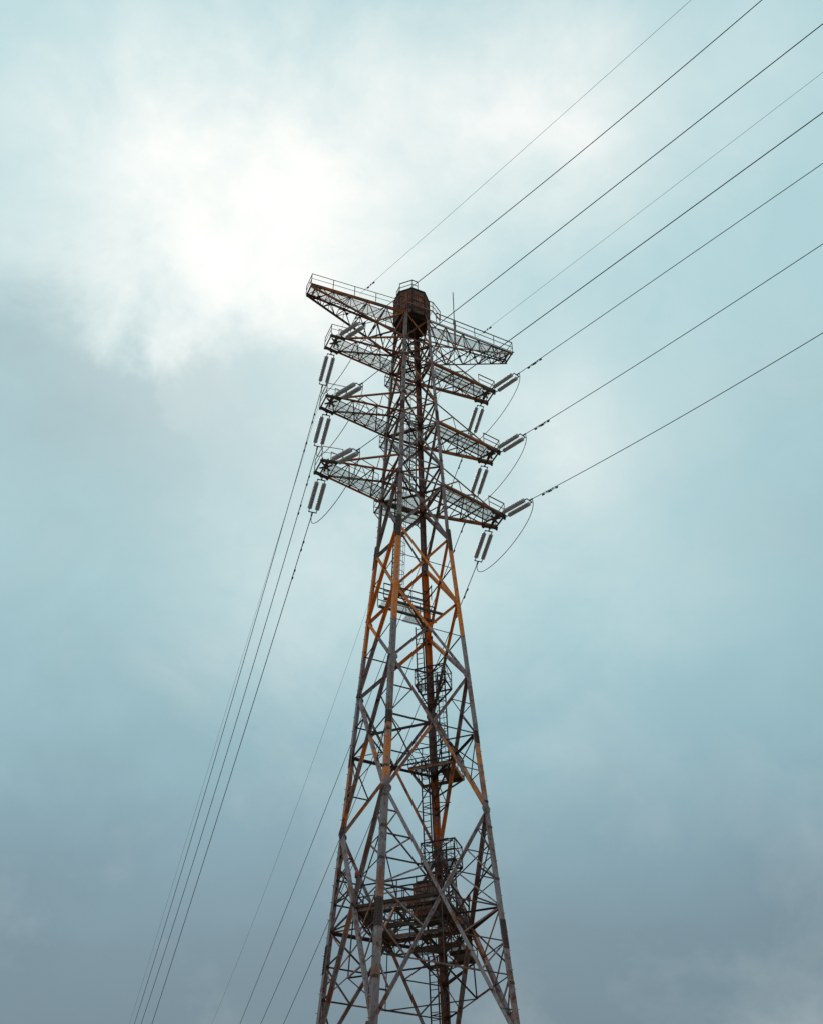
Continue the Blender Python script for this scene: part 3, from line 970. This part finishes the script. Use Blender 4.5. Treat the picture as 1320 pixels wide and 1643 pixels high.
# ------------------------------------------------------------------ diamond walkway low in the tower
wk = empty('walkway_ring', tower)
zz = zc22 - .05
cs = [XC[(i, Z['E'])][0].copy() for i in range(4)]
for c in cs: c.z = zz
for i in range(4):
    P, Q = cs[i], cs[(i + 1) % 4]
    e = (Q - P).normalized()
    inn = V(-(P + Q).x, -(P + Q).y, 0).normalized()
    L = (Q - P).length
    for k in range(3):
        o_ = P + e * (.25 + (L - .5) * k / 3 + .02) + inn * .05
        if i in (0, 2): deck(o_, e, inn, (L - .5) / 3 - .04, .62, wk)
        else: grating(o_, e, inn, (L - .5) / 3 - .04, .62, wk, M_DARK, .045, bar_w=.012, h=.02)
    member('edge_beam', P + inn * .03, Q + inn * .03, wk, M_BRACE, .19, 'channel', n=-inn, t=.07)
    member('edge_beam', P + inn * .70 + e * .5, Q + inn * .70 - e * .5, wk, M_BRACE, .15, 'channel', n=inn, t=.07)
    rail_run([P + e * .2, Q - e * .2], wk, M_DARK, 1.1, .055, 1.05)
    rail_run([P + inn * .7 + e * .8, Q + inn * .7 - e * .8], wk, M_DARK, 1.1, .05, 1.05)
    nq = 4                                   # trussed underside
    for k in range(nq):
        a = lerp(P, Q, k / nq) + inn * .03
        b_ = lerp(P, Q, (k + .5) / nq) + inn * .36 + V(0, 0, -.75)
        c = lerp(P, Q, (k + 1) / nq) + inn * .03
        member('truss_bar', a, b_, wk, M_DARK, .055, n=inn)
        member('truss_bar', b_, c, wk, M_DARK, .055, n=inn)
        member('truss_bar', b_, lerp(a, c, .5) + inn * .66, wk, M_DARK, .045, n=inn)
    member('truss_bar', lerp(P, Q, .5 / nq) + inn * .36 + V(0, 0, -.75), lerp(P, Q, 1 - .5 / nq) + inn * .36 + V(0, 0, -.75), wk, M_DARK, .07, n=inn)
for i in range(2):
    P, Q = lerp(cs[i], cs[i + 1], .5), lerp(cs[i + 2], cs[(i + 3) % 4], .5)
    member('cross_beam', P + V(0, 0, -.12 - .2 * i), Q + V(0, 0, -.12 - .2 * i), wk, M_DARK, .14, 'channel', t=.06)
    rail_run([lerp(P, Q, .22) + V(0, 0, -.05), lerp(P, Q, .78) + V(0, 0, -.05)], wk, M_DARK, 1.05, .045, .9)
# inspection box hung inside the walkway ring
box = empty('inspection_box', tower)
box['label'] = 'rusty eight-sided box hung inside the lower walkway'
bx, by, bz0, bz1, br = .75, .15, zc22 + .15, zc22 + 1.75, .62
bo = [V(bx + br * math.cos(math.pi / 8 + k * math.pi / 4), by + br * math.sin(math.pi / 8 + k * math.pi / 4), 0) for k in range(8)]
for k in range(8):
    P, Q = bo[k], bo[(k + 1) % 8]
    e = (Q - P).normalized(); n = V(e.y, -e.x, 0); c = (P + Q) / 2
    mb = MB()
    for j in (-1, 0, 1):
        mb.box(V(c.x, c.y, (bz0 + bz1) / 2) + e * (j * .155), e * .07, n * .02, V(0, 0, (bz1 - bz0) / 2))
    mb.build('wall_panel', M_CAB if k % 3 else M_RUST, box)
for nm, z0, z1, s_ in (('floor', bz0 - .08, bz0, 1.0), ('roof', bz1, bz1 + .06, 1.06)):
    mb = MB()
    for z in (z0, z1): mb.v += [(bx + (p.x - bx) * s_, by + (p.y - by) * s_, z) for p in bo]
    mb.f.append(tuple(range(8))[::-1]); mb.f.append(tuple(range(8, 16)))
    mb.f += [(i, (i + 1) % 8, 8 + (i + 1) % 8, 8 + i) for i in range(8)]
    mb.build(nm, M_CABD, box)
for q in (V(-2.2, 2.1, zz), V(2.2, 2.1, zz), V(2.4, -1.4, zz), V(-2.2, -1.7, zz)):
    member('hanger', V(bx, by, bz0 - .05), q * .7 + V(0, 0, zz * .3), box, M_DARK, .07)

# warning lamps
for P in (cs[3] + V(.1, 0, 1.55), cs[1] + V(0, .1, 1.5), EP * .55 + ER * (rback(26.2) - .55) + V(0, 0, 26.0)):
    lp = empty('warning_lamp', tower)
    mb = MB(); mb.tube([P + V(0, 0, -.45), P], .035, 6); mb.tube([P + V(0, 0, -.02), P + V(0, 0, .03)], .095, 10)
    mb.build('lamp_base', M_IRON, lp)
    mb = MB(); mb.tube([P + V(0, 0, .03 + .30 * t) for t in (0, .3, .6, .85, 1)], [.085, .095, .09, .06, .015], 10)
    mb.build('lamp_glass', M_RED, lp, True)

# ------------------------------------------------------------------ insulators and wires
CT, ST = math.cos(TH), math.sin(TH)


def wld(p): return V(CT * p[0] - ST * p[1], ST * p[0] + CT * p[1], p[2])


NA, FA = math.radians(41), math.radians(18)
DN = V(math.sin(NA), -math.cos(NA), 0)        # the span that passes overhead
DF = V(-math.sin(FA), math.cos(FA), 0)        # the span that runs away behind the tower

STK_L = 2.0


def stack_mesh():
    mb = MB()
    seg = 14
    prof = [(0, .03), (.04, .03), (.045, .05)]
    nd = 21
    p = STK_L - .16
    for k in range(nd):
        z = .08 + p * k / nd
        h = p / nd
        prof += [(z, .078), (z + h * .14, .138), (z + h * .44, .150), (z + h * .62, .110), (z + h * .92, .078)]
    prof += [(STK_L - .06, .05), (STK_L - .05, .03), (STK_L, .03)]
    for z, r in prof:
        for k in range(seg):
            a = 2 * math.pi * k / seg
            mb.v.append((r * math.cos(a), r * math.sin(a), z))
    for i in range(len(prof) - 1):
        for k in range(seg):
            k2 = (k + 1) % seg
            mb.f.append((i * seg + k, i * seg + k2, (i + 1) * seg + k2, (i + 1) * seg + k))
    return mesh_from('insulator_stack', mb.v, mb.f, M_PORC, False)


STACK = stack_mesh()


def string(A, E, label, group):
    """double insulator string from hanger A to the conductor clamp E (world)"""
    root = empty('insulator_string')
    root.location = A
    tag(root, label, 'insulator', group)
    d = (E - A)
    Ltot = d.length
    d.normalize()
    side = d.cross(V(0, 0, 1)).normalized()
    up = side.cross(d)
    y0 = (Ltot - STK_L - .16) * .62
    y1 = y0 + STK_L
    s2 = .235
    O = V(0, 0, 0)
    mb = MB()
    mb.tube([O, d * (y0 - .16)], .022, 6)
    mb.tube([d * (y0 - .32), d * (y0 - .27)], .06, 8)
    mb.build('link_rod', M_IRON, root)
    for yy, nm, sg in ((y0, 'yoke_plate', -1), (y1, 'yoke_plate', 1)):
        mb = MB()
        c = d * (yy + sg * .12)
        mb.bar(c - side * (s2 + .03), c + side * (s2 + .03), .06, .04, up)
        for s in (-1, 1): mb.bar(d * (yy - sg * .02) + side * (s * s2), c + side * (s * s2), .05, .05, up)
        mb.bar(c, c + d * (sg * .10), .10, .03, up)
        mb.build(nm, M_IRON, root)
    for s in (-1, 1):
        x, y = side, d.cross(side)
        o = d * y0 + side * (s * s2)
        m = Matrix(((x.x, y.x, d.x, o.x), (x.y, y.y, d.y, o.y), (x.z, y.z, d.z, o.z), (0, 0, 0, 1)))
        link('insulator_stack', STACK, root, m)
    mb = MB()
    mb.tube([d * (y1 + .12), d * Ltot], .03, 6)
    mb.tube([d * (Ltot - .18), d * (Ltot + .05)], .05, 6)
    mb.build('clamp', M_IRON, root)
    return root


def wire(name, E, dr, b, c, smax, r, label, group, cat='cable', dampers=(), dh=.0):
    pts = []
    n_ = 70
    for i in range(n_ + 1):
        s = smax * (i / n_) ** 1.25
        pts.append(E + dr * s + V(0, 0, b * s + c * s * s))
    mb = MB()
    mb.tube([p - E for p in pts], r, 6)
    o = mb.build(name, M_WIRE, None, True)
    o.location = E
    tag(o, label, cat, group)
    for s in dampers:
        P = dr * s + V(0, 0, b * s + c * s * s)
        dd = (dr + V(0, 0, b + 2 * c * s)).normalized()
        mb = MB()
        mb.bar(P + V(0, 0, .03), P - V(0, 0, .13), .05)
        q = P - V(0, 0, .12)
        mb.tube([q - dd * .30, q + dd * .30], .014, 5)
        for sg in (-1, 1): mb.tube([q + dd * (sg * .20), q + dd * (sg * .24), q + dd * (sg * .38), q + dd * (sg * .42)], [.03, .055, .055, .03], 8)
        mb.build('vibration_damper', M_IRON, o)
    return o


AN = {'a1': 'lowest conductor', 'a2': 'middle conductor', 'a3': 'upper conductor'}
near_c = {('a1', 1): (-.188, .0021), ('a2', 1): (-.1654, .0014), ('a3', 1): (-.1356, .0), ('a3', -1): (-.2256, .0021), ('a2', -1): (-.137, 0.0), ('a1', -1): (-.132, 0.0)}
far_c = {('a1', 1): (-.2921, .0008), ('a2', 1): (-.3146, .0011), ('a3', 1): (-.2594, .0003), ('a3', -1): (-.3415, .0011), ('a2', -1): (-.3239, .0013), ('a1', -1): (-.2639, .0004)}
for zk in ('a1', 'a2', 'a3'):
    for sx in (-1, 1):
        sd = 'left' if sx < 0 else 'right'
        arm_nm = '%s cross-arm' % AN[zk]
        z = Z[zk]
        A = wld((6.05 if sx > 0 else -5.6, -.55 if sx > 0 else -.5, z - .05))
        s1, dz = (2.65, -.45) if sx > 0 else (2.75, -.95)
        En = A + DN * s1 + V(0, 0, dz + .05)
        string(A, En, 'grey double insulator string stretching up-right from the %s tip of the %s' % (sd, arm_nm), 'tension insulator strings')
        b_, c_ = near_c[(zk, sx)]
        wire('conductor', En, DN, b_, c_, 75, .024, 'dark conductor running to the upper right from the %s tip of the %s' % (sd, arm_nm), 'conductors overhead', dampers=(1.25, 1.75) if sx > 0 else ())
        A2 = wld((5.75 * sx, .62, z - .3))
        Ef = wld((5.75 * sx, .62, z)) + DF * 2.45 + V(0, 0, -1.35)
        string(A2, Ef, 'grey double insulator string hanging down-left below the %s tip of the %s' % (sd, arm_nm), 'tension insulator strings')
        b_, c_ = far_c[(zk, sx)]
        wire('conductor', Ef, DF, b_, c_, 100, .026, 'thin conductor running to the lower left from the %s tip of the %s' % (sd, arm_nm), 'conductors behind the tower', dampers=(2.2, 4.4))
        # jumper loop
        P0, P3 = En + V(0, 0, -.02), Ef + V(0, 0, -.02)
        P1, P2 = P0 + V(.15, 0, -2.0) + DN * .5, P3 + V(0, 0, -1.75) + DF * 1.0
        pts = []
        for i in range(41):
            t = i / 40
            pts.append(P0 * (1 - t) ** 3 + P1 * (3 * t * (1 - t) ** 2) + P2 * (3 * t * t * (1 - t)) + P3 * t ** 3)
        mb = MB()
        mb.tube([p - P0 for p in pts], .024, 6)
        o = mb.build('jumper_loop', M_WIRE, None, True)
        o.location = P0
        tag(o, 'drooping jumper wire looped under the %s tip of the %s' % (sd, arm_nm), 'cable', 'jumper loops')
# earth wires from the top arm
for nm, A, dr, b_, c_, lab, sm in (
        ('earth_wire', wld((-4.41, -.7, 66.81)), DN, -.122, .0003, 'faint thin earth wire running upper right from the left half of the top cross-arm', 75),
        ('earth_wire', wld((4.81, -.75, 66.5)), DN, -.116, .0, 'faint thin earth wire running upper right from the right half of the top cross-arm', 75),
        ('earth_wire', wld((-5.0, .5, 64.9)), DF, -.22, .0002, 'faintest, leftmost thin wire running to the lower left from the top cross-arm', 110),
        ('earth_wire', wld((3.46, .75, 64.8)), DF, -.37, .0014, 'faint thin earth wire dropping behind the tower from the right half of the top cross-arm', 100)):
    wire(nm, A, dr, b_, c_, sm, .0105, lab, 'earth wires', dampers=(1.3,) if dr is DN else ())
